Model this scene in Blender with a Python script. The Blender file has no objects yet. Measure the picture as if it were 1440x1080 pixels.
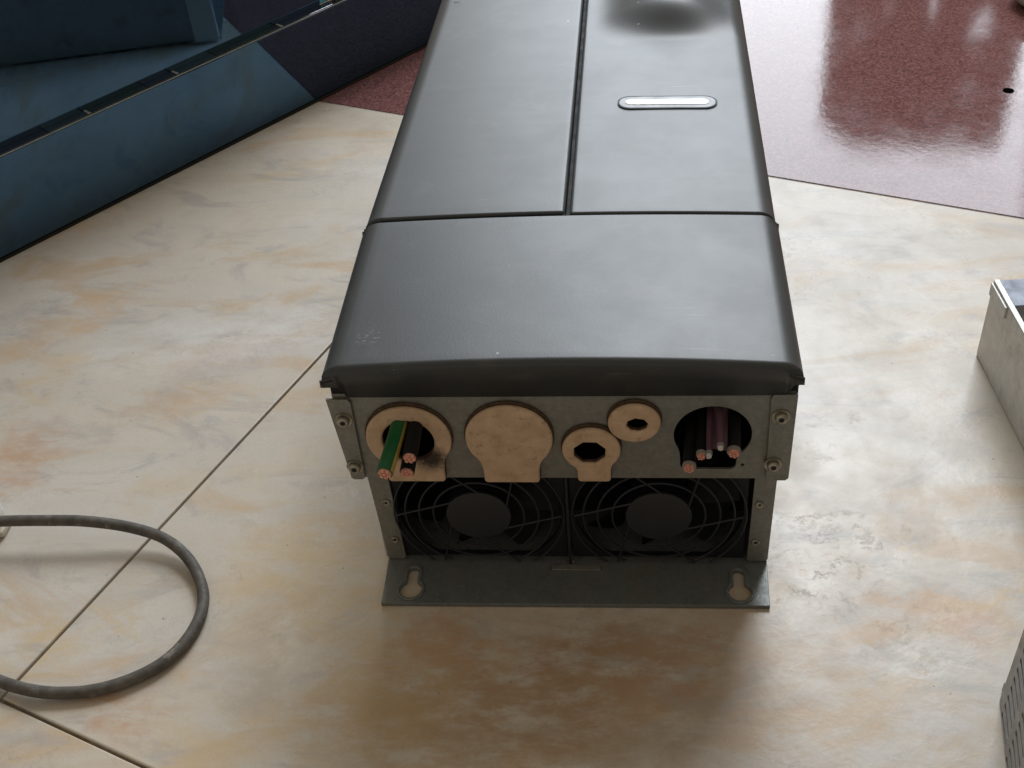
import bpy, bmesh, math, random
from mathutils import Vector, Matrix
random.seed(7)
S = bpy.context.scene
COL = S.collection
PI = math.pi
R_ = math.radians

# ------------------------------------------------------------------ camera
YAW, PITCH, ROLL = -0.1322, 0.7038, -0.092
Fw = Vector((math.sin(YAW)*math.cos(PITCH), math.cos(YAW)*math.cos(PITCH), -math.sin(PITCH)))
Rt = Vector((math.cos(YAW), -math.sin(YAW), 0)); Up = Rt.cross(Fw)
c_, s_ = math.cos(ROLL), math.sin(ROLL)
Rr = c_*Rt + s_*Up; Ur = -s_*Rt + c_*Up
CAM = Vector((0.035, -0.4638, 0.5377))
cam = bpy.data.cameras.new('camera'); co = bpy.data.objects.new('camera', cam); COL.objects.link(co)
co.matrix_world = Matrix(((Rr.x, Ur.x, -Fw.x, CAM.x), (Rr.y, Ur.y, -Fw.y, CAM.y), (Rr.z, Ur.z, -Fw.z, CAM.z), (0, 0, 0, 1)))
cam.sensor_width = 36; cam.lens = 36*1659.12/1440; cam.clip_start = .01; cam.clip_end = 100
S.camera = co
# ------------------------------------------------------------------ light
W = bpy.data.worlds.new('World'); S.world = W; W.use_nodes = True
bg = W.node_tree.nodes['Background']; bg.inputs[0].default_value = (1.0, .87, .68, 1); bg.inputs[1].default_value = .335
def area(name, loc, target, sx, sy, power, color):
    L = bpy.data.lights.new(name, 'AREA'); L.shape = 'RECTANGLE'; L.size = sx; L.size_y = sy; L.energy = power; L.color = color
    o = bpy.data.objects.new(name, L); COL.objects.link(o); o.location = loc
    o.rotation_euler = (Vector(target)-Vector(loc)).to_track_quat('-Z', 'Y').to_euler()
    return o
area('doorway_daylight', (.65, 5.0, 3.2), (.45, 0.0, .3), 2.95, 4.2, 295, (.84, .92, 1.0))
area('fill_light', (.60, 2.45, 2.75), (-.1, .3, 0), 1.2, 1.0, 38, (.97, .98, 1.0))  # added fill from above, brightens the tiles beside the glass wall
S.view_settings.view_transform = 'Standard'; S.view_settings.look = 'None'
S.view_settings.exposure = 0; S.view_settings.gamma = 1; S.view_settings.use_curve_mapping = False
S.cycles.max_bounces = 8

# ------------------------------------------------------------------ helpers
def link(name, me, mats=(), parent=None, smooth=False, angle=40):
    o = bpy.data.objects.new(name, me); COL.objects.link(o)
    for m in (mats if isinstance(mats, (list, tuple)) else [mats]): me.materials.append(m)
    if parent: o.parent = parent
    if smooth:
        me.polygons.foreach_set('use_smooth', [True]*len(me.polygons))
        try: me.set_sharp_from_angle(angle=R_(angle))
        except Exception: pass
    return o
def from_bm(name, bm, mats, parent=None, smooth=True, angle=40):
    me = bpy.data.meshes.new(name); bmesh.ops.recalc_face_normals(bm, faces=bm.faces); bm.to_mesh(me); bm.free()
    return link(name, me, mats, parent, smooth, angle)
def tag(o, label=None, cat=None, group=None, kind=None):
    if label: o['label'] = label
    if cat: o['category'] = cat
    if group: o['group'] = group
    if kind: o['kind'] = kind
    return o
def empty(name, loc=(0, 0, 0)):
    o = bpy.data.objects.new(name, None); COL.objects.link(o); o.location = loc; o.empty_display_size = .02; return o
def add_box(bm, lo, hi, bevel=0, mi=0):
    r = bmesh.ops.create_cube(bm, size=1)
    vs = r['verts']
    for v in vs:
        v.co = Vector([lo[i] + (v.co[i]+.5)*(hi[i]-lo[i]) for i in range(3)])
    fs = list({f for v in vs for f in v.link_faces})
    for f in fs: f.material_index = mi
    if bevel:
        es = list({e for v in vs for e in v.link_edges})
        bmesh.ops.bevel(bm, geom=es, offset=bevel, segments=2, profile=.5, affect='EDGES')
def box(name, lo, hi, mat, parent=None, bevel=0):
    bm = bmesh.new(); add_box(bm, lo, hi, bevel); return from_bm(name, bm, mat, parent, False)
def add_cyl(bm, c, axis, r, h, n=24, r2=None, mi=0, bevel=0):
    q = Vector((0, 0, 1)).rotation_difference(Vector(axis).normalized()).to_matrix().to_4x4()
    M = Matrix.Translation(Vector(c)) @ q
    res = bmesh.ops.create_cone(bm, cap_ends=True, segments=n, radius1=r, radius2=r if r2 is None else r2, depth=h, matrix=M)
    for f in {f for v in res['verts'] for f in v.link_faces}: f.material_index = mi
    if bevel:
        ax = Vector(axis).normalized()
        es = [e for e in {e for v in res['verts'] for e in v.link_edges} if abs((e.verts[0].co-e.verts[1].co).dot(ax)) < 1e-6]
        bmesh.ops.bevel(bm, geom=es, offset=bevel, segments=3, profile=.5, affect='EDGES')
def smooth_path(pts, n=10):
    pts = [Vector(p) for p in pts]; P = [2*pts[0]-pts[1]] + pts + [2*pts[-1]-pts[-2]]; out = []
    for i in range(1, len(P)-2):
        for k in range(n):
            t = k/n; a, b, c, d = P[i-1:i+3]
            out.append(.5*((2*b)+(c-a)*t+(2*a-5*b+4*c-d)*t*t+(3*b-a-3*c+d)*t**3))
    return out + [pts[-1]]
def add_tube(bm, path, r, n=12, cap=True, stripe=None, closed=False, wob=0):
    path = [Vector(p) for p in path]; m = len(path)
    T = []
    for i in range(m):
        a = path[(i-1) % m] if closed else path[max(i-1, 0)]; b = path[(i+1) % m] if closed else path[min(i+1, m-1)]
        T.append((b-a).normalized())
    u = T[0].orthogonal().normalized()
    if stripe: u = (Vector(stripe[0]) - T[0]*T[0].dot(Vector(stripe[0]))).normalized()
    rings = []
    for i in range(m):
        u = (u - T[i]*T[i].dot(u)).normalized(); v = T[i].cross(u)
        rr = r*(1+random.uniform(-wob, wob))
        rings.append([bm.verts.new(path[i] + rr*(math.cos(2*PI*k/n)*u + math.sin(2*PI*k/n)*v)) for k in range(n)])
    for i in range(m if closed else m-1):
        A, B = rings[i], rings[(i+1) % m]
        for k in range(n):
            f = bm.faces.new((A[k], A[(k+1) % n], B[(k+1) % n], B[k]))
            if stripe and (k % n) in stripe[1]: f.material_index = 1
    if cap and not closed:
        bm.faces.new(rings[0][::-1]); bm.faces.new(rings[-1])
def sheet(name, outer, holes, thick, M, mat, parent=None, bevel=0, smooth=True):
    """flat sheet with real holes: polygons in XY, extruded along Z by thick (centred), then moved by M"""
    cu = bpy.data.curves.new(name, 'CURVE'); cu.dimensions = '2D'; cu.fill_mode = 'BOTH'
    cu.extrude = max(thick/2 - bevel, 1e-5); cu.bevel_depth = bevel; cu.bevel_resolution = 2
    if bevel: cu.offset = -bevel
    for loop in [outer]+holes:
        sp = cu.splines.new('POLY'); sp.points.add(len(loop)-1); sp.use_cyclic_u = True
        for p, (x, y) in zip(sp.points, loop): p.co = (x, y, 0, 1)
    t = bpy.data.objects.new('tmp', cu); COL.objects.link(t)
    dg = bpy.context.evaluated_depsgraph_get(); dg.update()
    me = bpy.data.meshes.new_from_object(t.evaluated_get(dg)); bpy.data.objects.remove(t); bpy.data.curves.remove(cu)
    bm = bmesh.new(); bm.from_mesh(me); bmesh.ops.remove_doubles(bm, verts=bm.verts, dist=1e-6); bm.transform(M); bpy.data.meshes.remove(me)
    o = from_bm(name, bm, mat, parent, smooth)
    if bevel and smooth: o.modifiers.new('normals', 'WEIGHTED_NORMAL').keep_sharp = True
    return o
def circ(cx, cy, r, n=40, a0=0, a1=360, ry=None):
    full = abs(a1-a0-360) < 1e-6
    return [(cx+r*math.cos(R_(a0+(a1-a0)*k/(n if full else n-1))), cy+(ry or r)*math.sin(R_(a0+(a1-a0)*k/(n if full else n-1)))) for k in range(n)]
def rrect(x0, y0, x1, y1, r, n=6):
    return (circ(x1-r, y1-r, r, n, 0, 90)+circ(x0+r, y1-r, r, n, 90, 180)+circ(x0+r, y0+r, r, n, 180, 270)+circ(x1-r, y0+r, r, n, 270, 359.99))
def dish(cx, cz, r, tx0, tx1, tz, rc=.002):
    """round outline with a square tab below (counter-clockwise)"""
    a_r = math.degrees(math.asin(max(-1, min(1, -math.sqrt(max(0, 1-((tx1-cx)/r)**2))))))
    a_l = 180 - math.degrees(math.asin(max(-1, min(1, -math.sqrt(max(0, 1-((tx0-cx)/r)**2))))))
    k = 15
    pts = circ(cx, cz, r, 48, a_r+k, a_l-k)
    def blend(p0, p1, p2): return [tuple((1-t)**2*p0[i]+2*t*(1-t)*p1[i]+t*t*p2[i] for i in (0, 1)) for t in (.15, .3, .45, .6, .75, .9)]
    zl = cz+r*math.sin(R_(a_l)); zr = cz+r*math.sin(R_(a_r))
    pts += blend(pts[-1], (tx0, zl+.0008), (tx0, tz+rc+.0008))
    first = pts[0]
    pts += circ(tx0+rc, tz+rc, rc, 5, 180, 270) + circ(tx1-rc, tz+rc, rc, 5, 270, 360)
    pts += blend((tx1, tz+rc+.0008), (tx1, zr+.0008), first)
    return pts
XZ = lambda y: Matrix(((1, 0, 0, 0), (0, 0, -1, y), (0, 1, 0, 0), (0, 0, 0, 1)))   # sheet XY -> world XZ at depth y, its +Z side towards the camera

# ------------------------------------------------------------------ materials
def mat(name):
    m = bpy.data.materials.new(name); m.use_nodes = True
    nt = m.node_tree; return m, nt, nt.nodes['Principled BSDF']
def nd(nt, t, **kw):
    n = nt.nodes.new(t)
    for k, v in kw.items():
        if k in n.inputs: n.inputs[k].default_value = v
        else: setattr(n, k, v)
    return n
def ramp(nt, src, stops):
    r = nt.nodes.new('ShaderNodeValToRGB'); e = r.color_ramp.elements
    while len(e) < len(stops): e.new(.5)
    for i, (p, c) in enumerate(stops): e[i].position = p; e[i].color = (*c, 1) if len(c) == 3 else c
    nt.links.new(src, r.inputs[0]); return r.outputs[0]
def objco(nt):
    return nt.nodes.new('ShaderNodeTexCoord').outputs['Object']
def noise(nt, co, scale, detail=4, rough=.55, dist=0):
    n = nd(nt, 'ShaderNodeTexNoise'); n.inputs['Scale'].default_value = scale; n.inputs['Detail'].default_value = detail
    n.inputs['Roughness'].default_value = rough; n.inputs['Distortion'].default_value = dist; nt.links.new(co, n.inputs['Vector']); return n.outputs['Fac']
def mix(nt, fac, a, b, mode='MIX'):
    n = nt.nodes.new('ShaderNodeMix'); n.data_type = 'RGBA'; n.blend_type = mode
    for i, v in ((0, fac), (6, a), (7, b)):
        if hasattr(v, 'links'): nt.links.new(v, n.inputs[i])
        else: n.inputs[i].default_value = v if i == 0 else (*v, 1)
    return n.outputs[2]
def math_(nt, op, a, b=0.0, clamp=False):
    n = nt.nodes.new('ShaderNodeMath'); n.operation = op; n.use_clamp = clamp
    for i, v in ((0, a), (1, b)):
        if hasattr(v, 'links'): nt.links.new(v, n.inputs[i])
        else: n.inputs[i].default_value = v
    return n.outputs[0]
def bump(nt, p, h, strength=.3, dist=.001):
    b = nt.nodes.new('ShaderNodeBump'); b.inputs['Strength'].default_value = strength; b.inputs['Distance'].default_value = dist
    nt.links.new(h, b.inputs['Height']); nt.links.new(b.outputs[0], p.inputs['Normal'])
def mapr(nt, src, a, b, c=0.0, d=1.0):
    n = nt.nodes.new('ShaderNodeMapRange'); n.clamp = True; n.interpolation_type = 'SMOOTHSTEP'
    nt.links.new(src, n.inputs[0])
    for i, v in zip((1, 2, 3, 4), (a, b, c, d)): n.inputs[i].default_value = v
    return n.outputs[0]
def simple(name, col, rough=.5, metal=0, spec=.5, var=.15, scale=60, bmp=0, bscale=400):
    m, nt, p = mat(name); co = objco(nt)
    n = noise(nt, co, scale, 5)
    dark = tuple(c*(1-var) for c in col); lite = tuple(min(1, c*(1+var)) for c in col)
    nt.links.new(ramp(nt, n, [(.3, dark), (.7, lite)]), p.inputs['Base Color'])
    nt.links.new(mapr(nt, noise(nt, co, scale*1.7, 4), .3, .7, max(0, rough-.07), min(1, rough+.07)), p.inputs['Roughness'])
    p.inputs['Metallic'].default_value = metal; p.inputs['Specular IOR Level'].default_value = spec
    if bmp: bump(nt, p, noise(nt, co, bscale, 3), bmp, .0006)
    return m
# charcoal moulded plastic with fine leather grain, dust and small chips
def make_plastic():
    m, nt, p = mat('charcoal_plastic'); co = objco(nt)
    base = ramp(nt, noise(nt, co, 14, 6, .6), [(.3, (.023, .0285, .033)), (.7, (.032, .0375, .042))])
    dust = mapr(nt, noise(nt, co, 38, 8, .7), .52, .78, 0, .22)
    base = mix(nt, dust, base, (.16, .15, .135))
    sm = nd(nt, 'ShaderNodeMapping'); sm.inputs['Rotation'].default_value = (0, 0, R_(-38)); sm.inputs['Scale'].default_value = (6, 55, 1); nt.links.new(co, sm.inputs['Vector'])
    wipe = math_(nt, 'MULTIPLY', mapr(nt, noise(nt, sm.outputs[0], 1.0, 5, .6), .5, .72), mapr(nt, noise(nt, co, 9, 3), .42, .62))
    base = mix(nt, math_(nt, 'MULTIPLY', wipe, .08), base, (.20, .195, .18))
    s3 = nd(nt, 'ShaderNodeMapping'); s3.inputs['Rotation'].default_value = (0, 0, R_(25)); s3.inputs['Scale'].default_value = (18, 700, 1); nt.links.new(co, s3.inputs['Vector'])
    scratch = math_(nt, 'MULTIPLY', mapr(nt, noise(nt, s3.outputs[0], 1.0, 1), .74, .78), mapr(nt, noise(nt, co, 16, 3), .55, .65))
    base = mix(nt, math_(nt, 'MULTIPLY', scratch, .35), base, (.25, .245, .23))
    v = nd(nt, 'ShaderNodeTexVoronoi'); v.inputs['Scale'].default_value = 95; nt.links.new(co, v.inputs['Vector'])
    sep = nt.nodes.new('ShaderNodeSeparateColor'); nt.links.new(v.outputs['Color'], sep.inputs[0])
    pick = math_(nt, 'GREATER_THAN', sep.outputs[0], .955)
    chip = math_(nt, 'MULTIPLY', pick, mapr(nt, v.outputs['Distance'], .05, .11, 1, 0))
    base = mix(nt, math_(nt, 'MULTIPLY', chip, .8), base, (.42, .41, .39))
    # scuff near the front left corner
    mp = nd(nt, 'ShaderNodeMapping'); mp.inputs['Location'].default_value = (.1015, -.0135, 0); nt.links.new(co, mp.inputs['Vector'])
    ln = nt.nodes.new('ShaderNodeVectorMath'); ln.operation = 'LENGTH'
    m2 = nd(nt, 'ShaderNodeVectorMath', operation='MULTIPLY'); m2.inputs[1].default_value = (1, 1, 0)
    nt.links.new(mp.outputs[0], m2.inputs[0]); nt.links.new(m2.outputs[0], ln.inputs[0])
    st = nd(nt, 'ShaderNodeMapping'); st.inputs['Rotation'].default_value = (0, 0, .5); st.inputs['Scale'].default_value = (300, 1400, 1); nt.links.new(co, st.inputs['Vector'])
    scr = mapr(nt, noise(nt, st.outputs[0], 1.0, 2), .6, .68)
    base = mix(nt, math_(nt, 'MULTIPLY', scr, mapr(nt, ln.outputs['Value'], .003, .009, .75, 0)), base, (.45, .45, .44))
    nt.links.new(base, p.inputs['Base Color'])
    nt.links.new(mapr(nt, noise(nt, co, 22, 6, .65), .3, .72, .425, .465), p.inputs['Roughness'])
    p.inputs['Specular IOR Level'].default_value = .62
    g = nd(nt, 'ShaderNodeTexVoronoi', feature='SMOOTH_F1'); g.inputs['Scale'].default_value = 900; nt.links.new(co, g.inputs['Vector'])
    h = math_(nt, 'ADD', g.outputs['Distance'], math_(nt, 'MULTIPLY', noise(nt, co, 1500, 2), .4))
    bump(nt, p, h, .06, .0004)
    return m
PLASTIC = make_plastic()
def make_steel(name, a, b, metal, rough, sp=1.0):
    m, nt, p = mat(name); co = objco(nt)
    v = nd(nt, 'ShaderNodeTexVoronoi'); v.inputs['Scale'].default_value = 520; nt.links.new(co, v.inputs['Vector'])
    sep = nt.nodes.new('ShaderNodeSeparateColor'); nt.links.new(v.outputs['Color'], sep.inputs[0])
    f = math_(nt, 'ADD', math_(nt, 'MULTIPLY', sep.outputs[0], .14*sp), math_(nt, 'MULTIPLY', noise(nt, co, 260, 7, .75), .95))
    c = ramp(nt, f, [(.3, a), (.85, b)])
    c = mix(nt, mapr(nt, noise(nt, co, 35, 8, .7), .5, .75, 0, .55), c, tuple(x*.55 for x in (.34, .29, .21)))
    nt.links.new(c, p.inputs['Base Color']); p.inputs['Metallic'].default_value = metal
    nt.links.new(mapr(nt, noise(nt, co, 90, 6), .3, .7, rough-.1, rough+.12), p.inputs['Roughness'])
    bump(nt, p, noise(nt, co, 420, 4, .7), .35, .0005)
    return m
LITSIDESTEEL = make_steel('lit_side_steel', (.36, .37, .37), (.50, .51, .50), .3, .5)  # paler copy of the steel: the left side's brightness is put in the colour
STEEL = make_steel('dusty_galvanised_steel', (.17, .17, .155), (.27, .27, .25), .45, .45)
BASESTEEL = make_steel('oily_base_steel', (.13, .14, .14), (.20, .215, .215), .3, .34, .6)
BRIGHT = make_steel('bright_galvanised_steel', (.62, .62, .61), (.78, .78, .77), .25, .42, .7)
GREYPAINT = simple('grey_painted_steel', (.26, .255, .245), .42, .35, .5, .1, 80, .15)
ZINC = simple('zinc_screw', (.33, .31, .25), .35, .8, .5, .3, 300, .1)
DARKIN = simple('dark_interior', (.010, .012, .016), .6, 0, .3, .2)
FANBLACK = simple('black_fan_plastic', (.011, .013, .017), .5, 0, .35, .2)
FANGREY = simple('dusty_fan_grille', (.012, .014, .021), .55, 0, .5, .3, 200)
def make_tan(name, soot=False):
    m, nt, p = mat(name); co = objco(nt)
    c = ramp(nt, noise(nt, co, 90, 7, .65), [(.3, (.45, .31, .205)), (.7, (.62, .445, .31))])
    c = mix(nt, mapr(nt, noise(nt, co, 260, 6, .7), .54, .72, 0, .6), c, (.20, .13, .08))
    if soot:
        mp = nd(nt, 'ShaderNodeVectorMath', operation='SUBTRACT'); mp.inputs[1].default_value = (-.0735, -.008, .0955); nt.links.new(co, mp.inputs[0])
        sc = nd(nt, 'ShaderNodeVectorMath', operation='MULTIPLY'); sc.inputs[1].default_value = (1, 0, 1); nt.links.new(mp.outputs[0], sc.inputs[0])
        ln = nd(nt, 'ShaderNodeVectorMath', operation='LENGTH'); nt.links.new(sc.outputs[0], ln.inputs[0])
        d = math_(nt, 'ADD', ln.outputs['Value'], math_(nt, 'MULTIPLY', noise(nt, co, 600, 6, .75), .012))
        c = mix(nt, mapr(nt, d, .009, .019, .95, 0), c, (.022, .018, .016))
    nt.links.new(c, p.inputs['Base Color']); p.inputs['Roughness'].default_value = .8; p.inputs['Specular IOR Level'].default_value = .25
    bump(nt, p, noise(nt, co, 500, 5, .6), .4, .0005); return m
TAN = make_tan('tan_rubber'); TANSOOT = make_tan('sooty_tan_rubber', True)
COPPER = simple('cut_copper', (.70, .34, .26), .5, .25, .5, .35, 900)
BLACKRUB = simple('black_cable_rubber', (.007, .007, .0075), .6, 0, .25, .2)
GREEN = simple('green_cable_sheath', (.004, .105, .030), .4, 0, .5, .15, 150)
YELLOW = simple('yellow_cable_stripe', (.42, .30, .07), .45, 0, .5, .2, 150)
MAUVE = simple('mauve_wire_sheath', (.13, .062, .09), .6, 0, .4, .15)
GREYSHEATH = simple('grey_core_insulation', (.25, .23, .21), .55, 0, .4, .25, 300)
CABLE = simple('dusty_grey_rubber', (.095, .086, .075), .66, 0, .35, .35, 130, .5, 350)
_nt = CABLE.node_tree; _p = _nt.nodes['Principled BSDF']; _co = objco(_nt)
_src = _p.inputs['Base Color'].links[0].from_socket
_c = mix(_nt, mapr(_nt, noise(_nt, _co, 75, 9, .8), .55, .68, 0, .75), _src, (.26, .24, .21))
_nt.links.new(mix(_nt, mapr(_nt, noise(_nt, _co, 38, 8, .75), .58, .70, 0, .6), _c, (.035, .032, .03)), _p.inputs['Base Color'])
WHITEPL = simple('white_plastic', (.74, .74, .72), .35, 0, .5, .06)
LENS = simple('white_glossy_strip', (.93, .93, .93), .12, 0, .9, .02)
TRIM = simple('smooth_grey_trim', (.10, .105, .11), .35, 0, .5, .1)
GROUT = simple('dirty_grout', (.20, .165, .12), .85, 0, .2, .35, 120, .4)

# marble-look tile: cream ground, peach clouds, grey veins, riven relief
def at(px, py, z=0.0):
    d = Fw*1659.12 + Rr*(px-720) - Ur*(py-540); return CAM + d*((z-CAM.z)/d.z)
BLOBS = [ # photo position of each stain centre, half-size along / across in m, angle, colour, strength
 (95, 445, .07, .018, 40, 'p', .75), (75, 515, .035, .02, 80, 'o', .7), (22, 640, .035, .035, 0, 'r', .8), (240, 560, .05, .02, 20, 'p', .6),
 (330, 495, .05, .02, 25, 'r', .6), (300, 520, .06, .018, 30, 'g', .7), (480, 790, .07, .05, 40, 'o', .75), (330, 1010, .07, .04, 20, 'o', .5), (560, 960, .05, .04, 0, 'o', .6), (760, 960, .12, .05, 0, 'b', .5), (300, 900, .05, .02, 30, 'g', .4), (400, 470, .10, .03, 20, 'w', .6), (60, 900, .03, .025, 0, 'o', .75), (155, 985, .032, .02, -20, 'r', .8),
 (170, 850, .022, .008, -40, 'o', .6), (620, 910, .03, .02, 0, 'r', .8), (690, 920, .05, .05, 0, 'r', .55), (850, 930, .07, .03, 10, 'b', .8), (700, 1030, .1, .03, 0, 'b', .6), (520, 1010, .06, .04, 40, 'o', .35), (960, 940, .05, .05, 0, 'r', .5),
 (1300, 855, .07, .014, 15, 'p', .95), (1340, 880, .03, .022, 0, 'r', .7), (1200, 985, .06, .012, 35, 'o', .6), (1400, 835, .05, .008, 20, 'o', .7), (1130, 1010, .05, .02, 30, 'p', .7),
 (1060, 960, .025, .018, 0, 'g', .7), (985, 1000, .02, .02, 0, 'g', .6), (440, 640, .05, .03, 30, 'o', .35), (420, 900, .012, .03, 20, 'w', .6), (350, 960, .03, .02, 20, 'g', .55),
 (1000, 480, .05, .03, 0, 'w', .5), (1240, 720, .05, .015, 0, 'g', .35), (380, 760, .06, .025, 40, 'o', .4), (130, 300, .03, .05, -30, 'p', .5), (420, 230, .08, .012, 15, 'o', .35), (230, 690, .03, .02, 40, 'o', .4), (500, 880, .05, .03, 30, 'o', .35),
 (240, 470, .09, .03, 20, 'w', .5), (30, 450, .03, .02, 10, 'g', .6), (120, 600, .04, .015, 30, 'g', .6), (310, 590, .03, .008, 25, 'g', .7)]
BC = dict(p=(.56, .39, .24), o=(.58, .43, .23), r=(.50, .31, .20), g=(.40, .385, .37), w=(.70, .69, .67), b=(.36, .23, .13))  # browns in front of the drive also hold its shadow's warm tint
def make_tile():
    m, nt, p = mat('marble_look_tile'); co = objco(nt)
    oi = nt.nodes.new('ShaderNodeObjectInfo')
    off = nd(nt, 'ShaderNodeVectorMath', operation='SCALE'); off.inputs[0].default_value = (7.3, 3.1, 0); nt.links.new(oi.outputs['Random'], off.inputs['Scale'])
    ad = nd(nt, 'ShaderNodeVectorMath', operation='ADD'); nt.links.new(co, ad.inputs[0]); nt.links.new(off.outputs[0], ad.inputs[1])
    st = nd(nt, 'ShaderNodeMapping'); st.inputs['Rotation'].default_value = (0, 0, R_(-28)); st.inputs['Scale'].default_value = (.55, 1.25, 1); nt.links.new(ad.outputs[0], st.inputs['Vector'])
    v = st.outputs[0]
    n1 = noise(nt, v, 5.5, 9, .58, 1.0); n2 = noise(nt, v, 9, 10, .62, 1.8); n3 = noise(nt, v, 16, 10, .66, 2.2)
    c = ramp(nt, n1, [(.25, (.47, .41, .33)), (.42, (.575, .52, .44)), (.56, (.55, .51, .455)), (.68, (.60, .565, .515)), (.8, (.66, .64, .60))])
    c = mix(nt, mapr(nt, n2, .49, .64, 0, .72), c, (.53, .39, .245))
    c = mix(nt, mapr(nt, n3, .51, .66, 0, .68), c, (.40, .38, .36))
    # warped coordinates for individual stains
    wn = nd(nt, 'ShaderNodeTexNoise'); wn.inputs['Scale'].default_value = 24; wn.inputs['Detail'].default_value = 10; wn.inputs['Roughness'].default_value = .72; nt.links.new(co, wn.inputs['Vector'])
    ws = nd(nt, 'ShaderNodeVectorMath', operation='SUBTRACT'); ws.inputs[1].default_value = (.5, .5, .5); nt.links.new(wn.outputs['Color'], ws.inputs[0])
    wm = nd(nt, 'ShaderNodeVectorMath', operation='MULTIPLY'); wm.inputs[1].default_value = (.11, .11, 0); nt.links.new(ws.outputs[0], wm.inputs[0])
    wc = nd(nt, 'ShaderNodeVectorMath', operation='ADD'); nt.links.new(co, wc.inputs[0]); nt.links.new(wm.outputs[0], wc.inputs[1])
    fine = mapr(nt, noise(nt, v, 42, 9, .74), .36, .60)
    for (px, py, a, b, ang, col, k) in BLOBS:
        q = at(px, py, .004)
        sb = nd(nt, 'ShaderNodeVectorMath', operation='SUBTRACT'); sb.inputs[1].default_value = (q.x, q.y, .004); nt.links.new(wc.outputs[0], sb.inputs[0])
        mp = nd(nt, 'ShaderNodeMapping', vector_type='TEXTURE'); mp.inputs['Rotation'].default_value = (0, 0, R_(ang)); mp.inputs['Scale'].default_value = (a, b, 1); nt.links.new(sb.outputs[0], mp.inputs['Vector'])
        ln = nd(nt, 'ShaderNodeVectorMath', operation='LENGTH'); nt.links.new(mp.outputs[0], ln.inputs[0])
        f = math_(nt, 'MULTIPLY', mapr(nt, ln.outputs['Value'], .25, 1.5, k, 0), fine)
        c = mix(nt, f, c, BC[col])
    # thin dark cracks and pale veins
    vr = nd(nt, 'ShaderNodeTexNoise'); vr.inputs['Scale'].default_value = 7; vr.inputs['Detail'].default_value = 9; vr.inputs['Distortion'].default_value = 1.4; nt.links.new(v, vr.inputs['Vector'])
    line = mapr(nt, math_(nt, 'ABSOLUTE', math_(nt, 'SUBTRACT', vr.outputs['Fac'], .5)), 0, .010, 1, 0)
    mask = mapr(nt, noise(nt, v, 11, 3), .55, .68)
    c = mix(nt, math_(nt, 'MULTIPLY', math_(nt, 'MULTIPLY', line, mask), .32), c, (.36, .32, .28))
    # ground-in grime specks
    c = mix(nt, mapr(nt, noise(nt, co, 190, 6, .75), .66, .74, 0, .5), c, (.28, .24, .19))
    nt.links.new(c, p.inputs['Base Color'])
    nt.links.new(mapr(nt, noise(nt, co, 17, 7, .65), .3, .7, .24, .42), p.inputs['Roughness'])
    p.inputs['Specular IOR Level'].default_value = .42
    gz = noise(nt, wc.outputs[0], 70, 9, .78)
    c = mix(nt, mapr(nt, gz, .53, .68, 0, .24), c, (.66, .645, .61))
    c = mix(nt, mapr(nt, gz, .34, .46, .38, 0), c, (.42, .37, .31))
    c = mix(nt, mapr(nt, noise(nt, co, 520, 4, .8), .35, .65, .16, 0), c, (.36, .32, .27))
    pv = nd(nt, 'ShaderNodeTexVoronoi'); pv.inputs['Scale'].default_value = 130; nt.links.new(co, pv.inputs['Vector'])
    ps = nt.nodes.new('ShaderNodeSeparateColor'); nt.links.new(pv.outputs['Color'], ps.inputs[0])
    pit = math_(nt, 'MULTIPLY', math_(nt, 'GREATER_THAN', ps.outputs[0], .955), mapr(nt, pv.outputs['Distance'], .05, .13, 1, 0))
    c = mix(nt, math_(nt, 'MULTIPLY', pit, .6), c, (.19, .16, .13))
    # short broken dark flecks where the riven surface holds dirt
    fs = nd(nt, 'ShaderNodeMapping'); fs.inputs['Rotation'].default_value = (0, 0, R_(-35)); fs.inputs['Scale'].default_value = (45, 190, 1); nt.links.new(wc.outputs[0], fs.inputs['Vector'])
    fleck = math_(nt, 'MULTIPLY', mapr(nt, noise(nt, fs.outputs[0], 1.0, 6, .72), .56, .70), mapr(nt, noise(nt, v, 12, 5), .49, .60))
    c = mix(nt, math_(nt, 'MULTIPLY', fleck, .6), c, (.25, .225, .20))
    nt.links.new(c, p.inputs['Base Color'])
    rn = nd(nt, 'ShaderNodeTexNoise', noise_type='RIDGED_MULTIFRACTAL'); rn.inputs['Scale'].default_value = 14; rn.inputs['Detail'].default_value = 7; rn.inputs['Roughness'].default_value = .55; nt.links.new(co, rn.inputs['Vector'])
    h = math_(nt, 'ADD', math_(nt, 'MULTIPLY', noise(nt, co, 48, 8, .66, .3), 1.0), math_(nt, 'MULTIPLY', rn.outputs['Fac'], .05))
    h = math_(nt, 'SUBTRACT', h, math_(nt, 'MULTIPLY', fleck, .35))
    bump(nt, p, h, .15, .0020)
    return m
TILE = make_tile()
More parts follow.
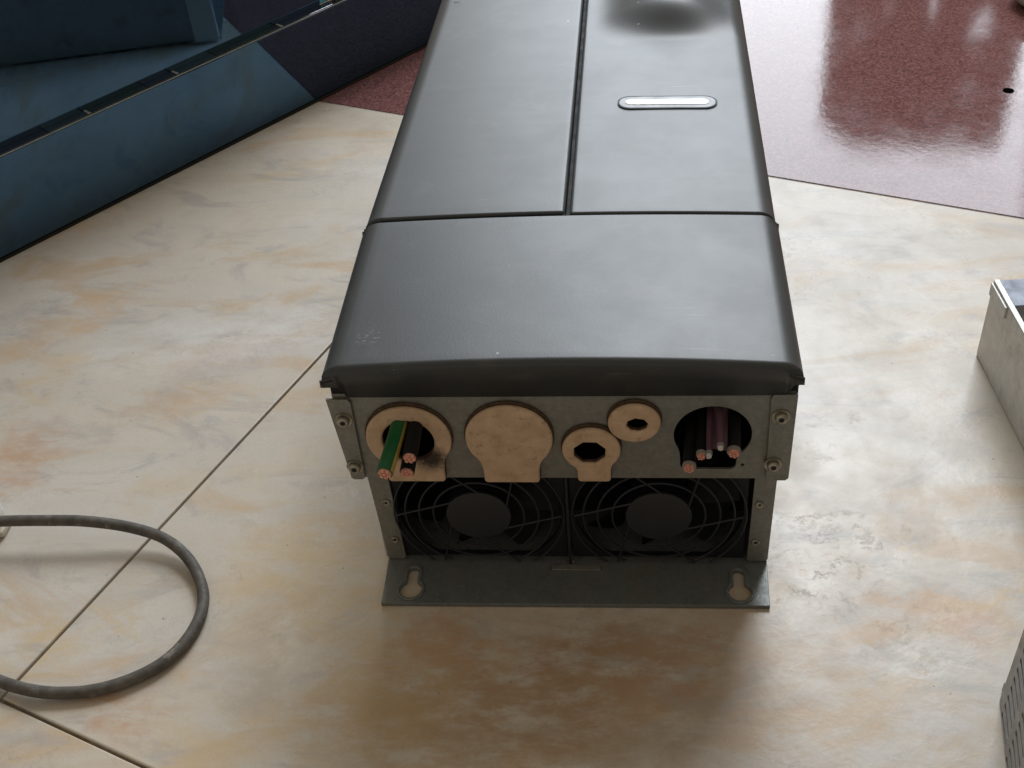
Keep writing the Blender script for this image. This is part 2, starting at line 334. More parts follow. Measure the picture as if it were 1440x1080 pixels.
def make_granite():
    m, nt, p = mat('red_granite'); co = objco(nt)
    v = nd(nt, 'ShaderNodeTexVoronoi'); v.inputs['Scale'].default_value = 560; nt.links.new(co, v.inputs['Vector'])
    sep = nt.nodes.new('ShaderNodeSeparateColor'); nt.links.new(v.outputs['Color'], sep.inputs[0])
    f = math_(nt, 'ADD', math_(nt, 'MULTIPLY', sep.outputs[0], .6), math_(nt, 'MULTIPLY', noise(nt, co, 150, 5, .7), .5))
    c = ramp(nt, f, [(.2, (.095, .046, .050)), (.45, (.155, .068, .067)), (.65, (.19, .083, .078)), (.9, (.245, .13, .122))])
    nt.links.new(c, p.inputs['Base Color'])
    nt.links.new(mapr(nt, noise(nt, co, 30, 6, .65), .3, .7, .045, .10), p.inputs['Roughness'])
    p.inputs['Specular IOR Level'].default_value = .32
    bump(nt, p, noise(nt, co, 170, 5, .6), .06, .0005); return m
GRANITE = make_granite()
def make_mirror(name, col, rough):
    m, nt, p = mat(name); co = objco(nt)
    n = noise(nt, co, 12, 7, .6)
    nt.links.new(ramp(nt, n, [(.3, tuple(c*.9 for c in col)), (.7, tuple(c*1.1 for c in col))]), p.inputs['Base Color'])
    p.inputs['Metallic'].default_value = 1
    nt.links.new(mapr(nt, noise(nt, co, 60, 8, .7), .35, .75, rough, rough+.07), p.inputs['Roughness'])
    return m
GLASS = make_mirror('blue_reflective_glass', (.068, .128, .205), .015)
LEDGE = make_mirror('bevelled_glass_edge', (.26, .27, .25), .12)
EDGE = simple('ground_glass_edge', (.30, .33, .34), .4, 0, .5, .2)
SEAL = simple('black_seal', (.012, .012, .010), .6, 0, .3, .2)

# ------------------------------------------------------------------ setting
A_ANG = R_(67.8)
ua = Vector((math.cos(A_ANG), math.sin(A_ANG), 0)); ub = Vector((ua.y, -ua.x, 0))     # along grout A, and to its right
pA = at(247, 718); pB = at(100, 1030)
O = pA + ua*((pB-pA).dot(ua))                                                        # where the two grout lines cross
g0 = at(575, 163); g1 = at(1440, 307); gd = (g1-g0).normalized(); gn = Vector((-gd.y, gd.x, 0))   # granite edge
floor = box('floor', (-1.6, -1.2, -.03), (2.2, .95, -.0025), GROUT); tag(floor, kind='structure')
def clip_poly(poly, p0, n):
    out = []
    for i in range(len(poly)):
        a, b = poly[i], poly[(i+1) % len(poly)]; da, db = (a-p0).dot(n), (b-p0).dot(n)
        if da <= 0: out.append(a)
        if (da < 0) != (db < 0): out.append(a + (b-a)*(da/(da-db)))
    return out
TS, GAP = .80, .0010
for iu in (-1, 0):
    for iv in (-2, -1, 0, 1):
        q = [O + ua*(u) + ub*(v) for u, v in ((iu*TS+GAP, iv*TS+GAP), (iu*TS+GAP, (iv+1)*TS-GAP), ((iu+1)*TS-GAP, (iv+1)*TS-GAP), ((iu+1)*TS-GAP, iv*TS+GAP))]
        q = clip_poly(q, g0 - gn*.0012, gn)
        if len(q) < 3: continue
        bm = bmesh.new()
        vs = [bm.verts.new((p.x, p.y, 0)) for p in q]; f = bm.faces.new(vs)
        if f.normal.z < 0: f.normal_flip()
        r = bmesh.ops.extrude_face_region(bm, geom=[f])
        for e in r['geom']:
            if isinstance(e, bmesh.types.BMVert): e.co.z = -.009
        es = [e for e in bm.edges if all(abs(v.co.z) < 1e-6 for v in e.verts)]
        bmesh.ops.bevel(bm, geom=es, offset=.0009, segments=2, profile=.5, affect='EDGES')
        from_bm('floor_tile', bm, TILE, floor, smooth=False)
# granite slab floor beyond, one slab with a tiny step
gb = [g0+gd*-1.2, g0+gd*3.2, g0+gd*3.2+gn*1.5, g0+gd*-1.2+gn*1.5]
bm = bmesh.new(); vs = [bm.verts.new((p.x, p.y, .0003)) for p in gb]; f = bm.faces.new(vs); r = bmesh.ops.extrude_face_region(bm, geom=[f])
for e in r['geom']:
    if isinstance(e, bmesh.types.BMVert): e.co.z = -.0245
bmesh.ops.bevel(bm, geom=[e for e in bm.edges if all(v.co.z > 0 for v in e.verts)], offset=.0004, segments=1, affect='EDGES')
gran = from_bm('granite_floor', bm, GRANITE, smooth=False); tag(gran, kind='structure')
a_, b_ = g0+gd*-1.2-gn*.0021, g0+gd*3.2-gn*.0021
bm = bmesh.new()
vs = [bm.verts.new((p.x, p.y, -.0003)) for p in (a_, b_, b_+gn*.0023, a_+gn*.0023)]; bm.faces.new(vs)
from_bm('joint_line', bm, simple('grey_joint', (.30, .28, .25), .8, 0, .2, .3, 90), floor, False)
h = at(1418, 128)
bm = bmesh.new(); add_cyl(bm, (h.x, h.y, .0001), (0, 0, 1), .0052, .001, 20); from_bm('hole_disc', bm, simple('hole_black', (.002, .002, .002), 1, 0, 0), gran)  # flat black disc; the hole's darkness is in its colour

# doorway wall: what stands between the room and the daylight, seen mirrored in the polished granite
def bounce(px, py, Y):
    p = at(px, py, .001); d = (p-CAM); d.z = -d.z; return p + d*((Y-p.y)/d.y)
YW = 4.75
def w2(px, py): b = bounce(px, py, YW); return (b.x, b.z)
tl = w2(1150, 195); tr = w2(1402, 205)
outer = [(tl[0]-.04, 0), (tr[0]+.02, 0)] + [(tr[0], tr[1]), (tl[0]+.15, tl[1]+.03), (tl[0], tl[1]-.1)]
holes = []; bars = []
for quad in ([(1342, 60), (1372, 53), (1396, 50), (1397, 22), (1388, 14), (1376, 18), (1362, 38)], [(1235, 12), (1258, 14), (1262, 0), (1240, 0)], [(1305, 16), (1320, 20), (1330, 2), (1308, -6)], [(1336, 118), (1380, 116), (1374, 136), (1350, 132)], [(1192, 34), (1226, 34), (1222, 50), (1204, 48)]):
    P = [w2(*k) for k in quad]
    holes.append(P); bars.append(P)
wall = sheet('doorway_wall', outer, holes, .08, XZ(YW), simple('dark_wall_paint', (.10, .07, .06), .7), None, 0, False); tag(wall, kind='structure')
bm = bmesh.new()
for P in bars:
    x0 = min(p[0] for p in P); x1 = max(p[0] for p in P); z0 = min(p[1] for p in P); z1 = max(p[1] for p in P)
    k = x0-(z1-z0)
    while k < x1:
        add_tube(bm, [(k, YW, z0), (k+(z1-z0)*.6, YW, z1)], .006, 5); add_tube(bm, [(k+(z1-z0)*.6, YW, z0), (k, YW, z1)], .006, 5); k += .055
from_bm('lattice_bars', bm, DARKIN, wall)

# ------------------------------------------------------------------ blue reflective glass wall
m0 = at(0, 368); m1 = at(445, 143); md = (m1-m0).normalized(); mn = Vector((-md.y, md.x, 0))   # mn points away from the room
gw = empty('glass_wall', m0); tag(gw, 'blue reflective glass wall with a narrow ledge, along the far left edge of the tiles', 'glass wall')
gw.rotation_euler.z = math.atan2(md.y, md.x)
# local x along wall, local y away from the room
box('lower_pane', (-.5, .0, .0024), (.66, .006, .0845), GLASS, gw, .0006)
box('pane_edge', (-.5, .0002, .0847), (.66, .0016, .0853), EDGE, gw)
box('upper_pane', (-.5, .0117, .080), (.385, .0177, .205), GLASS, gw, .0006)
box('rubber_seal', (-.5, -.0022, .0), (.66, .006, .0022), SEAL, gw, .0006)
box('pane_end', (.3856, .0119, .0860), (.3960, .0175, .1080), simple('cyan_glass_edge', (.10, .52, .62), .15, 0, .6, .1), gw, .0004)
box('end_bracket', (.3992, .0030, .0867), (.4120, .0175, .0950), GREYPAINT, gw, .0006)
def along(px, py):
    d = Fw*1659.12 + Rr*(px-720) - Ur*(py-540); s = ((m0-CAM).dot(mn)+.006)/d.dot(mn); return (CAM+d*s-m0).dot(md)
cuts = [-.5, -.40, -.31, -.23, -.14, -.05, along(64, 180), along(122, 155), along(205, 120), along(246, 101), along(302, 76), .330, .398, .47, .56, .66]
ltone = [LEDGE, make_mirror('dull_bevelled_glass', (.20, .20, .165), .25), make_mirror('purple_bevelled_glass', (.20, .17, .20), .14)]
for k in range(len(cuts)-1):
    box('ledge_piece', (cuts[k]+.0003, .0024, .080), (cuts[k+1]-.0003, .0115, .0858), ltone[k % 3], gw, .0002)
    bm = bmesh.new(); add_box(bm, (cuts[k+1]-.0011, .0020, .0859), (cuts[k+1]+.0011, .0112, .0866), .0002)
    if k in (0, 2, 4, 6, 8, 10): from_bm('joint_strip', bm, EDGE, gw, False)
    else: bm.free()

# ------------------------------------------------------------------ the drive
D = empty('motor_drive', (0, 0, 0))
tag(D, 'large charcoal motor drive lying on the tiles, its twin fans and cut cables facing front', 'motor drive')
LEN = .487
def top_cover(name, x0, x1, y0, y1, ztop, arch, Rx0, Rx1, Ry0, Ry1, skirt, hfun=None, parent=D, mat_=None, wall_t=.0022, nx=56, ny=40, front=None):
    def stations(a, b, Ra, Rb, n):
        s = []
        for k in range(9): s.append(a + Ra*(1-math.cos(PI/2*k/8)))
        s += [a+Ra+(b-Rb-a-Ra)*k/n for k in range(1, n)]
        for k in range(9): s.append(b - Rb*(1-math.sin(PI/2*k/8)) if False else b - Rb*(1-math.cos(PI/2*(8-k)/8)))
        return s
    xs = stations(x0, x1, Rx0, Rx1, nx); ys = stations(y0, y1, Ry0, Ry1, ny)
    bm = bmesh.new(); G = []
    Rm = min
    for y in ys:
        row = []
        for x in xs:
            z = ztop - arch(x, y) + (hfun(x, y) if hfun else 0)
            ax = max(0, (x0+Rx0-x)/Rx0, (x-(x1-Rx1))/Rx1); ay = max(0, (y0+Ry0-y)/Ry0, (y-(y1-Ry1))/Ry1)
            rx = Rx0 if x < (x0+x1)/2 else Rx1; ry = Ry0 if y < (y0+y1)/2 else Ry1
            hyp = math.hypot(ax, ay)
            rr = (rx*ax+ry*ay)/(ax+ay) if ax+ay > 0 else 0
            z -= rr*(1-math.sqrt(max(0, 1-min(1, hyp)**2)))
            g_ = max(0, y-.12)/.33
            xx = x + .0027*g_ + (x/.12*.0034*(1-g_) if x < 0 else 0)
            row.append(bm.verts.new((xx, y, z)))
        G.append(row)
    for j in range(len(ys)-1):
        for i in range(len(xs)-1): bm.faces.new((G[j][i], G[j][i+1], G[j+1][i+1], G[j+1][i]))
    loop = [G[0][i] for i in range(len(xs))] + [G[j][-1] for j in range(1, len(ys))] + [G[-1][i] for i in range(len(xs)-2, -1, -1)] + [G[j][0] for j in range(len(ys)-2, 0, -1)]
    low = []
    for v in loop:
        x, y, z = v.co; b = skirt(x, y)
        if isinstance(b, tuple): low.append(bm.verts.new(b))
        else: low.append(bm.verts.new((x, y, min(z-.0004, b))))
    for k in range(len(loop)):
        a, b = loop[k], loop[(k+1) % len(loop)]; c, d = low[(k+1) % len(loop)], low[k]
        bm.faces.new((a, d, c, b))
    o = from_bm(name, bm, mat_ or PLASTIC, parent, True, 50)
    sm = o.modifiers.new('shell', 'SOLIDIFY'); sm.thickness = wall_t; sm.offset = -1
    return o
def lower_arch(x, y):
    t = max(0, min(1, y/.12)); k = .34*(1-t)+.20*t
    return k*x*x*(1 if x < 0 else 1.0)
def lower_skirt(x, y):
    if y < -.009:
        if abs(x) < .1150: return (x, -.0062, .1372)
        return (x, -.0118, .1488)
    return .1480
top_cover('lower_cover', -.1212, .1205, -.0115, .1226, .1655, lower_arch, .011, .011, .0034, .0018, lower_skirt, nx=50, ny=24)
door_arch = lambda x, y: .20*x*x
top_cover('door_panel', -.1205, -.0030, .1246, LEN, .1660, door_arch, .011, .0022, .0018, .004, lambda x, y: .1500)
def hump(x, y):
    dx = (x-.0645)/.060; w = max(0, 1-dx*dx)**2.6
    y0 = .356
    t = max(0, min(1, (y-y0)/.040)); s = t*t*(3-2*t)
    return .0165*s*w
top_cover('keypad_panel', -.0004, .1195, .1246, LEN, .1650, door_arch, .0022, .011, .0018, .004, lambda x, y: .1500, hump, nx=60, ny=110)
# dark strip painting the groove's shade, near the far end of the left door
bm = bmesh.new(); add_box(bm, (-.1035, .4395, .1610), (-.0690, .4410, .16395), .0002); from_bm('groove_shade_strip', bm, DARKIN, D)
# indicator window
zi = lambda x: .1650-.20*x*x
ind_z = .1650-.20*.0602**2
ix0, ix1, iy = .0270, .0930, .2590
def stad(x0, x1, cy, r, n=14): return circ(x1-r, cy, r, n, -90, 90)+circ(x0+r, cy, r, n, 90, 270)
tilt = Matrix.Translation((.06, iy, ind_z+.0003)) @ Matrix.Rotation(math.atan(2*.20*.06), 4, 'Y') @ Matrix.Translation((-.06, -iy, 0))
rim = sheet('indicator_rim', stad(ix0, ix1, iy, .0088), [stad(ix0+.0009, ix1-.0009, iy, .0079)], .0008, tilt, DARKIN, D)
win = sheet('indicator_bezel', stad(ix0+.001, ix1-.001, iy, .0078), [], .0010, tilt, TRIM, D, .0002)
sheet('indicator_strip', stad(ix0+.0055, ix1-.0055, iy, .0036), [], .0008, Matrix.Translation((0, 0, .0004)) @ tilt, LENS, win, .0002)

# chassis: side sheets, top tray, base flanges
ch = empty('chassis'); ch.parent = D
box('side_sheet', (-.1125, .0012, .0032), (-.1110, LEN, .1500), LITSIDESTEEL, ch)
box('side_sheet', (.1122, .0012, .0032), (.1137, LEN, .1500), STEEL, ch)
box('inner_tray', (-.1105, .09, .0800), (.1117, LEN-.002, .1525), DARKIN, ch)
box('rear_sheet', (-.1108, LEN-.0015, .0032), (.1120, LEN, .1500), STEEL, ch)
box('upper_shelf', (-.1105, .0022, .1530), (.1117, LEN-.002, .1560), DARKIN, ch)
def keyhole(cx, cy, r, w, ytop, n=28):
    a = math.degrees(math.acos(w/2/r))
    pts = circ(cx, cy, r, n, 180-a, 360+a) + circ(cx, ytop-w/2, w/2, 9, 0, 180)
    return pts
KH = [(-.0943, -.0238), (.0960, -.0232)]
base = sheet('base_flange', [(-.1103, -.0342), (.1121, -.0327), (.1132, .004), (.1132, .09), (-.1112, .09), (-.1108, .004)],
      [keyhole(cx, cy, .0066, .0064, cy+.0165) for cx, cy in KH], .0028, Matrix.Translation((0, 0, .0016)), BASESTEEL, D, .0003)
for cx, cy in KH:
    k = cy+.0165
    sheet('keyhole_rim', keyhole(cx, cy, .0084, .0108, k+.0022), [keyhole(cx, cy, .0066, .0064, k)], .0010, Matrix.Translation((0, 0, .0034)), BASESTEEL, base, .0004)
rear = box('rear_flange', (-.1103, LEN+.0003, .0004), (.1121, LEN+.028, .0030), BASESTEEL, D, .0004)
box('rear_bracket', (-.1190, LEN+.0004, .0031), (-.1108, LEN+.027, .100), BRIGHT, D, .0008)  # bright steel puts the lit look of the rear post into its colour
box('rear_bracket', (.1122, LEN+.0004, .0031), (.1204, LEN+.027, .100), BRIGHT, D, .0003)
# side strips beside the fans, with two pop rivets each
for pts, riv in (([(-.1136, .0768), (-.1109, .0045), (-.1088, .0035), (-.1015, .0035), (-.1000, .0050), (-.1018, .0768)], [(-.1055, .0523), (-.1046, .0208)]),
                 ([(.1020, .0768), (.1014, .0055), (.1030, .0040), (.1118, .0040), (.1133, .0055), (.1140, .0768)], [(.1058, .0518), (.1054, .0205)])):
    st = sheet('side_strip', pts[::-1], [], .0016, XZ(0), STEEL, D, .0003)
    for x, z in riv:
        bm = bmesh.new()
        add_tube(bm, [(x+.0019*math.cos(2*PI*k/20), -.0012, z+.0019*math.sin(2*PI*k/20)) for k in range(20)], .0006, 8, closed=True)
        add_cyl(bm, (x, -.0010, z), (0, 1, 0), .0018, .0008, 16)
        add_cyl(bm, (x, -.0015, z), (0, 1, 0), .0007, .0004, 10, mi=1)
        from_bm('rivet', bm, [ZINC, DARKIN], st)
# gland plate with the real openings
YP = -.005
H1 = circ(-.0845, .1052, .0150, 40); H5 = dish(.0775, .1085, .0203, .0610, .0906, .0836, .003)
H3 = circ(.0127, .0966, .0095, 8, 20, 380, .0086); H4 = circ(.0380, .1166, .0060, 8, 10, 370, .0050)
plate = sheet('gland_plate', [(-.1182, .0768), (.1180, .0765), (.1184, .1385), (-.1222, .1385)], [H1, H3, H4, H5, circ(.0941, .0866, .0010, 12)], .0016, XZ(YP+.0008), STEEL, D, .0002)
# dark cavity behind the plate
bm = bmesh.new()
for lo, hi in (((-.1105, .075, .0768), (.1117, .0765, .150)), ((-.1105, .0010, .0755), (.1117, .0765, .0768))): add_box(bm, lo, hi)
from_bm('wiring_cavity', bm, DARKIN, ch)
for lo, hi in (((-.1100, .02, .0769), (-.10, .07, .14)), ((-.055, .03, .0769), (-.02, .06, .12)), ((.0, .018, .0769), (.030, .05, .100))): box('terminal_block', lo, hi, FANBLACK, ch, .002)
# corner brackets, each with two screws
for poly, scr in (([(-.1252, .1362), (-.1205, .0782), (-.1190, .0770), (-.1142, .0770), (-.1127, .0785), (-.1122, .1340), (-.1140, .1362)], [(-.1177, .1205), (-.1170, .0858)]),
                  ([(.1056, .1352), (.1066, .0785), (.1080, .0768), (.1172, .0768), (.1188, .0785), (.1190, .1380), (.1070, .1380)], [(.1114, .1220), (.1098, .0877)])):
    br = sheet('corner_bracket', poly[::-1] if poly[0][0] > 0 and False else poly, [], .0016, XZ(YP-.0012), STEEL, D, .0003)
    for x, z in scr:
        z += .0018
        s = bmesh.new()
        add_cyl(s, (x, YP-.0024, z), (0, 1, 0), .0047, .0008, 24)                      # washer
        add_cyl(s, (x, YP-.0040, z), (0, 1, 0), .0033, .0026, 20, bevel=.0008)
        add_cyl(s, (x, YP-.00535, z), (0, 1, 0), .0016, .0003, 6, mi=1)
        from_bm('screw', s, [ZINC, DARKIN], br)
box('corner_filler', (-.1222, -.0040, .1365), (-.1128, .060, .1500), DARKIN, ch)  # dark box added where the gap under the cover corner lies in shade
box('corner_filler', (.1140, -.0040, .1365), (.1192, .060, .1500), DARKIN, ch)
# rubber plugs and grommets
RIMBROWN = simple('grimy_shaded_edge', (.085, .055, .035), .85, 0, .2, .35, 300)  # grime plus the shadow gap round each plug, in one dark brown
def plug(name, outl, holes, m, label=None):
    cx = sum(p[0] for p in outl)/len(outl); lo = min(p[1] for p in outl)
    up = lambda x, z: (x, z + (.0024 if (z > lo+.004 or lo > .09) else -.0004))
    outl = [up(x, z) for x, z in outl]; holes = [[(x, z+.0024) for x, z in h] for h in holes]
    o = sheet(name, outl, holes, .0028, XZ(YP-.0028), m, D, .0013)
    mx = sum(p[0] for p in outl)/len(outl); mz = sum(p[1] for p in outl)/len(outl)
    big = []
    for x, z in outl:
        d = math.hypot(x-mx, z-mz); big.append((x+(x-mx)/d*.0007, z+(z-mz)/d*.0007 + .0005))
    sheet('grommet_rim', big, holes, .0014, XZ(YP-.0008), RIMBROWN, o, .0002)
    if label: o['label'] = label
    return o
plug('cable_grommet', dish(-.0842, .1063, .0232, -.0990, -.0672, .0776), [circ(-.0845, .1050, .0141, 48, 0, 360, .0150)], TANSOOT, label='large sooty tan grommet round the green cable')
plug('blank_plug', dish(-.0300, .1068, .0234, -.0455, -.0150, .0770), [], TAN, label='large blank tan plug')
plug('cable_grommet', dish(.0136, .0985, .0156, .0058, .0238, .0778), [circ(.0127, .0966, .0090, 8, 20, 380, .0082)], TAN, label='small tan grommet with hexagonal hole and a tab')
plug('cable_grommet', circ(.0365, .1178, .0138, 48, 0, 360, .0132), [circ(.0380, .1166, .0058, 8, 10, 370, .0047)], TAN, label='small round tan grommet with narrow hole')
# ---- cables
def cut_end(cable, p, d, r, ins, n=9, lay=COPPER):
    """bundle of bare strands showing at the cut"""
    d = Vector(d).normalized(); u = d.orthogonal().normalized(); v = d.cross(u); bm = bmesh.new(); p = Vector(p)
    rs = r/3.0
    spots = [(0, 0)] + [(2*rs*math.cos(2*PI*k/6), 2*rs*math.sin(2*PI*k/6)) for k in range(6)]
    for a, b in spots:
        j = random.uniform(-.0002, .0003)
        add_cyl(bm, p+u*a+v*b+d*(ins*.4+j)*.5, d, rs*1.04, ins*.4+j+.002, 8, rs*.85)
    add_cyl(bm, p+d*ins*.25, d, r*.93, ins*.5+.0004, 20)
    from_bm('conductor', bm, lay, cable)
e = Vector((-.0913, -.040, .1152)); pth = smooth_path([(-.085, .060, .118), (-.0866, .012, .1215), (-.0885, -.015, .1185), e], 8)
bm = bmesh.new(); add_tube(bm, pth, .0044, 20, stripe=((0, 0, 1), {5, 6, 13, 14, 15, 16})); cab = from_bm('earth_cable', bm, [GREEN, YELLOW], D); cab['label'] = 'green and yellow striped earth cable'
dd = pth[-1]-pth[-2]; cut_end(cab, e, dd, .0037, .0008)
for e in ((-.0795, -.030, .1167), (-.0823, -.030, .1058)):
    e = Vector(e); pth = smooth_path([(e.x+.004, .07, e.z+.004), (e.x+.001, .01, e.z+.004), e], 8)
    bm = bmesh.new(); add_tube(bm, pth, .0040, 16); cab = from_bm('power_cable_core', bm, BLACKRUB, D); cut_end(cab, e, pth[-1]-pth[-2], .0035, .0012)
for e, r, m, st in (((.0647, -.022, .1023), .0036, GREYSHEATH, (.070, .03, .108)), ((.0706, -.022, .1110), .0026, GREYSHEATH, (.074, .03, .112)),
                (((.0871), -.022, .1130), .0036, GREYSHEATH, (.091, .03, .116)), ((.0745, -.022, .1115), .0018, MAUVE, (.078, .03, .118)), ((.0801, -.022, .1170), .0018, MAUVE, (.082, .03, .122))):
    e = Vector(e); pth = smooth_path([st, ((e.x+st[0])/2, .004, (e.z+st[2])/2+.002), e], 8)
    bm = bmesh.new(); add_tube(bm, pth[:-1] + [pth[-1]], r*.96, 14)
    dark = BLACKRUB if m is GREYSHEATH else m
    cab = from_bm('control_wire', bm, dark, D)
    bm = bmesh.new(); d_ = (pth[-1]-pth[-2]).normalized(); add_tube(bm, [e-d_*.0012, e+d_*.0006], r, 16); from_bm('insulation', bm, GREYSHEATH, cab)
    cut_end(cab, e+d_*.001, d_, r*.8, .0010, lay=COPPER if m is GREYSHEATH else BRIGHT)
pth = smooth_path([(.0835, .045, .150), (.0835, .022, .128), (.0815, .006, .110), (.0790, -.004, .098)], 8)
bm = bmesh.new(); add_tube(bm, pth, .0064, 16); o = from_bm('sheathed_lead', bm, MAUVE, D); o['label'] = 'flat mauve lead behind the bare wire ends'

# ---- cooling fans
YF = -.0022
FAN_FRAME = None
for cx in (-.0525, .0500):
    fan = empty('cooling_fan', (cx, YF, .0435)); fan.parent = D
    n = 48; hw = .0500; top = .0330; bot = -.0395
    outer = [(-hw, bot), (hw-.0004, bot), (hw-.0004, top), (-hw, top)]
    # frame: opening circle clipped to the visible height
    ring = [(x, max(bot+.0008, min(top-.0004, y))) for x, y in circ(0, 0, .0478, 72)]
    sheet('fan_frame', outer, [ring], .004, XZ(.006), FANBLACK, fan, .0004)
    def inz(z): return bot+.0003 < z < .034
    for r in (.0262, .0345, .0425, .0490):
        runs = []; cur = []
        for k in range(97):
            a = 2*PI*k/96; p = (r*math.cos(a), 0, r*math.sin(a))
            if inz(p[2]) and abs(p[0]) < .0495: cur.append(p)
            else:
                if len(cur) > 2: runs.append(cur)
                cur = []
        if len(cur) > 2: runs.append(cur)
        if len(runs) > 1 and (Vector(runs[0][0])-Vector(runs[-1][-1])).length < .004: runs[0] = runs.pop() + runs[0]
        for c in runs:
            bm = bmesh.new(); add_tube(bm, c, .00065, 6); from_bm('grille_ring', bm, FANGREY, fan)
    for k in range(6):
        a = R_(k*60+2); t = Vector((-math.sin(a), 0, math.cos(a))); q = Vector((math.cos(a), 0, math.sin(a)))
        s = []
        for j in range(18):
            L = -.004 + .054*j/17; p = Vector((-math.sin(a-PI/2)*.0, 0, 0)) + q*L*1.0 - t*(.0150-.0150*j/17) + q*.004
            if inz(p.z) and abs(p.x) < .0495 and p.length > .0165: s.append(p + Vector((0, -.0004, 0)))
        if len(s) > 2:
            bm = bmesh.new(); add_tube(bm, s, .00065, 6); from_bm('grille_spoke', bm, FANGREY, fan)
    bm = bmesh.new(); add_cyl(bm, (0, .0002, 0), (0, 1, 0), .0187, .0024, 40, bevel=.0007); from_bm('hub_disc', bm, simple('fan_hub_label', (.019, .021, .025), .55), fan)
    bm = bmesh.new(); add_cyl(bm, (0, .018, 0), (0, 1, 0), .0178, .026, 32); from_bm('rotor_hub', bm, FANBLACK, fan)
    bm0 = None
    for k in range(7):
        bm = bmesh.new(); a0 = 2*PI*k/7 + (.2 if cx > 0 else 0); g = []
        for i in range(8):
            r = .0180 + (.0462-.0180)*i/7; row = []
            for j in range(5):
                a = a0 + .12*i/7 + (j/4-.5)*.62; y = .012 + .016*(j/4)
                row.append(bm.verts.new((r*math.cos(a), y, max(bot+.001, min(.033, r*math.sin(a))))))
            g.append(row)
        for i in range(7):
            for j in range(4): bm.faces.new((g[i][j], g[i][j+1], g[i+1][j+1], g[i+1][j]))
        bmesh.ops.solidify(bm, geom=bm.faces[:], thickness=.0012)
        from_bm('fan_blade', bm, FANBLACK, fan)
box('fan_backing', (-.1105, .040, .0035), (.1117, .042, .0755), DARKIN, ch)
box('fan_seam', (-.0022, -.0036, .0034), (-.0006, -.0012, .0760), FANGREY, D, .0002)
tb = sheet('fan_tab', rrect(-.0125, -.0088, .0165, -.0052, .0006), [], .0010, Matrix.Translation((0, 0, .0038)), BRIGHT, D, .0002)
tb.data.materials.clear(); tb.data.materials.append(STEEL)
bm = bmesh.new(); add_cyl(bm, (.0006, -.0038, .0062), (0, 1, 0), .0009, .001, 10); from_bm('tab_rivet', bm, ZINC, D)

# ------------------------------------------------------------------ grey rubber cable with a white plug
CB = empty('power_cable', (-.368, .026, 0)); tag(CB, 'grey rubber cable looped on the tiles, ending in a white plug', 'cable')
CB.location = (0, 0, 0)
def cz(px, py, z): q = at(px, py, z); return (q.x, q.y, z)
cp = [cz(-40, 737, .019), cz(0, 733, .018), cz(60, 732, .018), cz(120, 733, .017), cz(180, 741, .0135), cz(230, 757, .0095), cz(265, 786, .006), cz(284, 825, .0042), cz(283, 862, .004), cz(261, 902, .004),
      cz(226, 934, .004), cz(180, 957, .004), cz(130, 971, .004), cz(80, 974.5, .0045), cz(40, 970, .0055), cz(0, 958, .0055), cz(-50, 935, .0042), cz(-140, 890, .004)]
bm = bmesh.new(); add_tube(bm, smooth_path(cp, 10), .0035, 16, wob=.012); from_bm('cable_sheath', bm, CABLE, CB)
q = at(-27, 727, .018)
bm = bmesh.new(); add_box(bm, (q.x-.030, q.y-.012, .006), (q.x+.0085, q.y+.014, .030), .004); from_bm('plug_body', bm, WHITEPL, CB)
q2 = at(-9, 744, .004)
bm = bmesh.new(); add_box(bm, (q2.x-.034, q2.y-.005, .0004), (q2.x+.0085, q2.y+.010, .0060), .0022); from_bm('plug_foot', bm, simple('cream_plastic', (.58, .52, .42), .5), CB)

# ------------------------------------------------------------------ galvanised metal tray at the right edge
TR = empty('metal_tray', (.2735, .192, 0)); tag(TR, 'shiny galvanised open metal tray on the tiles at the right edge', 'metal tray')
TR.rotation_euler.z = R_(5)
hT = .0630; t_ = .0012; Wd = .17; Ln = .26
box('left_side', (0, -Ln, .0004), (t_, 0, hT), BRIGHT, TR, .0003)
box('back_side', (t_+.0002, -t_, .0004), (Wd, 0, hT-.0003), BRIGHT, TR, .0003)
box('front_side', (t_+.0002, -Ln, .0004), (Wd, -Ln+t_, hT-.0003), BRIGHT, TR, .0003)
box('right_side', (Wd+.0002, -Ln, .0004), (Wd+t_, 0, hT), BRIGHT, TR, .0003)
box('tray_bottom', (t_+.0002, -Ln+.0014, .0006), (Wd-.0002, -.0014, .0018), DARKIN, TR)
box('rim_fold', (.0, -Ln, hT+.0002), (.0036, .0, hT+.0012), BRIGHT, TR, .0002)
notch = [(.0040, -.0005), (.0040, -.0285)] + [(.010, -.0285), (.0150, -.0275), (.0190, -.0235), (.0225, -.0205), (.0290, -.0200), (Wd, -.0200), (Wd, -.0005)]
sheet('cover_sheet', notch, [], .0010, Matrix.Translation((0, 0, hT+.0002)), simple('blue_tinted_zinc', (.27, .30, .37), .55, .2, .4, .4, 70, .3), TR, .0002)
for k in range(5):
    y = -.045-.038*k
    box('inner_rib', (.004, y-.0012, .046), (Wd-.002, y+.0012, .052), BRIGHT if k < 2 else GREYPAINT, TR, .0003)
for dy in (-.010, -.019):
    bm = bmesh.new(); add_cyl(bm, (-.0006, dy, hT-.007), (1, 0, 0), .0022, .0014, 14, bevel=.0004); from_bm('tray_rivet', bm, GREYPAINT, TR)
box('fold_clip', (-.0016, -.0285, hT-.010), (-.0002, -.0005, hT-.0008), BRIGHT, TR, .0003)

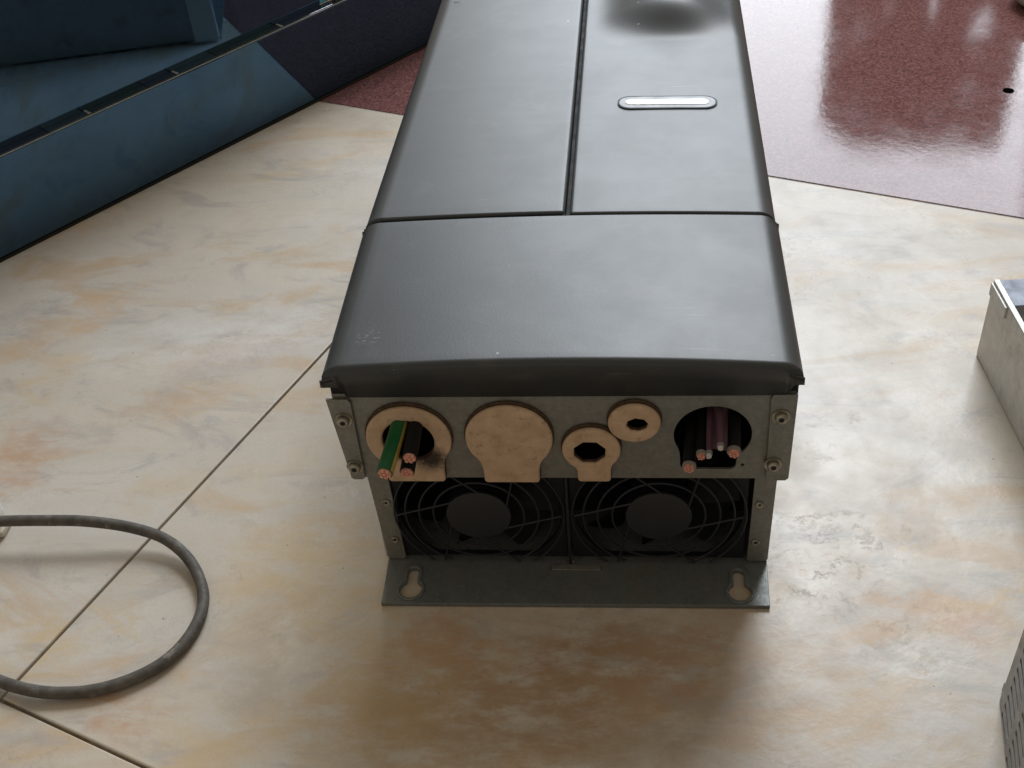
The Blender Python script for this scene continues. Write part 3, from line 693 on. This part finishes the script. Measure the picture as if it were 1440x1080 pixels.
# ------------------------------------------------------------------ slotted steel housing at the bottom right corner
p0 = at(1407, 986, 0); e2 = Vector((-.15, -.9887, 0)); nn = Vector((-.9887, .15, 0))
SC = empty('slotted_housing', (0, 0, 0)); tag(SC, 'grey steel housing with rows of ventilation slots, at the bottom right corner', 'housing')
Mx = Matrix(((e2.x, 0, nn.x, p0.x), (e2.y, 0, nn.y, p0.y), (0, 1, 0, .0004), (0, 0, 0, 1)))     # local: x towards the camera, y up, z out to the left
def toloc(px, py):
    d = Fw*1659.12 + Rr*(px-720) - Ur*(py-540); s = (p0-CAM).dot(nn)/d.dot(nn); q = CAM+d*s-p0; return (q.dot(e2), q.z)
slots = []
xa, ya = toloc(1340+380/5.4, 880+662/5.4); xb, yb = toloc(1340+408/5.4, 880+915/5.4); L1 = xb-xa
x5, y5 = toloc(1340+503/5.4, 880+385/5.4); pit = (y5-ya)/5
xc, yc = toloc(1340+417/5.4, 880+990/5.4)
HH = .17
for col in range(5):
    for k in range(int((HH-.012-ya)/pit)):
        slots.append((xa + col*(xc-xa), xa + col*(xc-xa)+L1, ya+k*pit))
xs0, ys0 = toloc(1340+350/5.4, 880+797/5.4); xs1, _ = toloc(1340+361/5.4, 880+930/5.4)
slots.append((xs0, xs1, ya-pit*1.1 if ys0 > ya-pit*.6 else ys0))
sw = pit*.42
holes = [rrect(a, y-sw/2, b, y+sw/2, sw*.45, 4) for a, b, y in slots]
sheet('slotted_side', [(0, 0), (.21, 0), (.21, HH), (0, HH)], holes, .0012, Mx, GREYPAINT, SC, .0002)
def pbox(name, lo, hi, m, bev=.0003):
    bm = bmesh.new(); add_box(bm, lo, hi, bev); bm.transform(Mx); return from_bm(name, bm, m, SC, False)
pbox('back_side', (.0, .0, -.15), (.0012, HH, -.0008), GREYPAINT)
pbox('front_side', (.2088, .0, -.15), (.21, HH, -.0008), GREYPAINT)
pbox('right_side', (.0, .0, -.1514), (.21, HH, -.1502), GREYPAINT)
pbox('top_side', (.0, HH+.0002, -.15), (.21, HH+.0014, .0006), GREYPAINT)
pbox('bottom_side', (.0014, .0002, -.149), (.2086, .0014, -.0008), DARKIN)
pbox('foot_lug', (-.0070, .0, -.0030), (-.0002, .0075, -.0008), GREYPAINT, .0008)
# stone at the very top right corner
q = at(1452, 6)
bm = bmesh.new(); bmesh.ops.create_icosphere(bm, subdivisions=3, radius=1)
for v in bm.verts:
    n_ = v.co.normalized(); k = 1+.10*math.sin(5*n_.x+1.3)*math.cos(4*n_.y)+.05*math.sin(9*n_.z+2*n_.x)
    v.co = Vector((q.x+.024*n_.x*k, q.y+.026*n_.y*k, max(.0013, .018+.021*n_.z*k)))
st = from_bm('stone', bm, simple('pale_stone', (.40, .39, .36), .85, 0, .3, .2, 80, .5)); tag(st, 'pale grey stone on the red granite at the top right corner', 'stone')
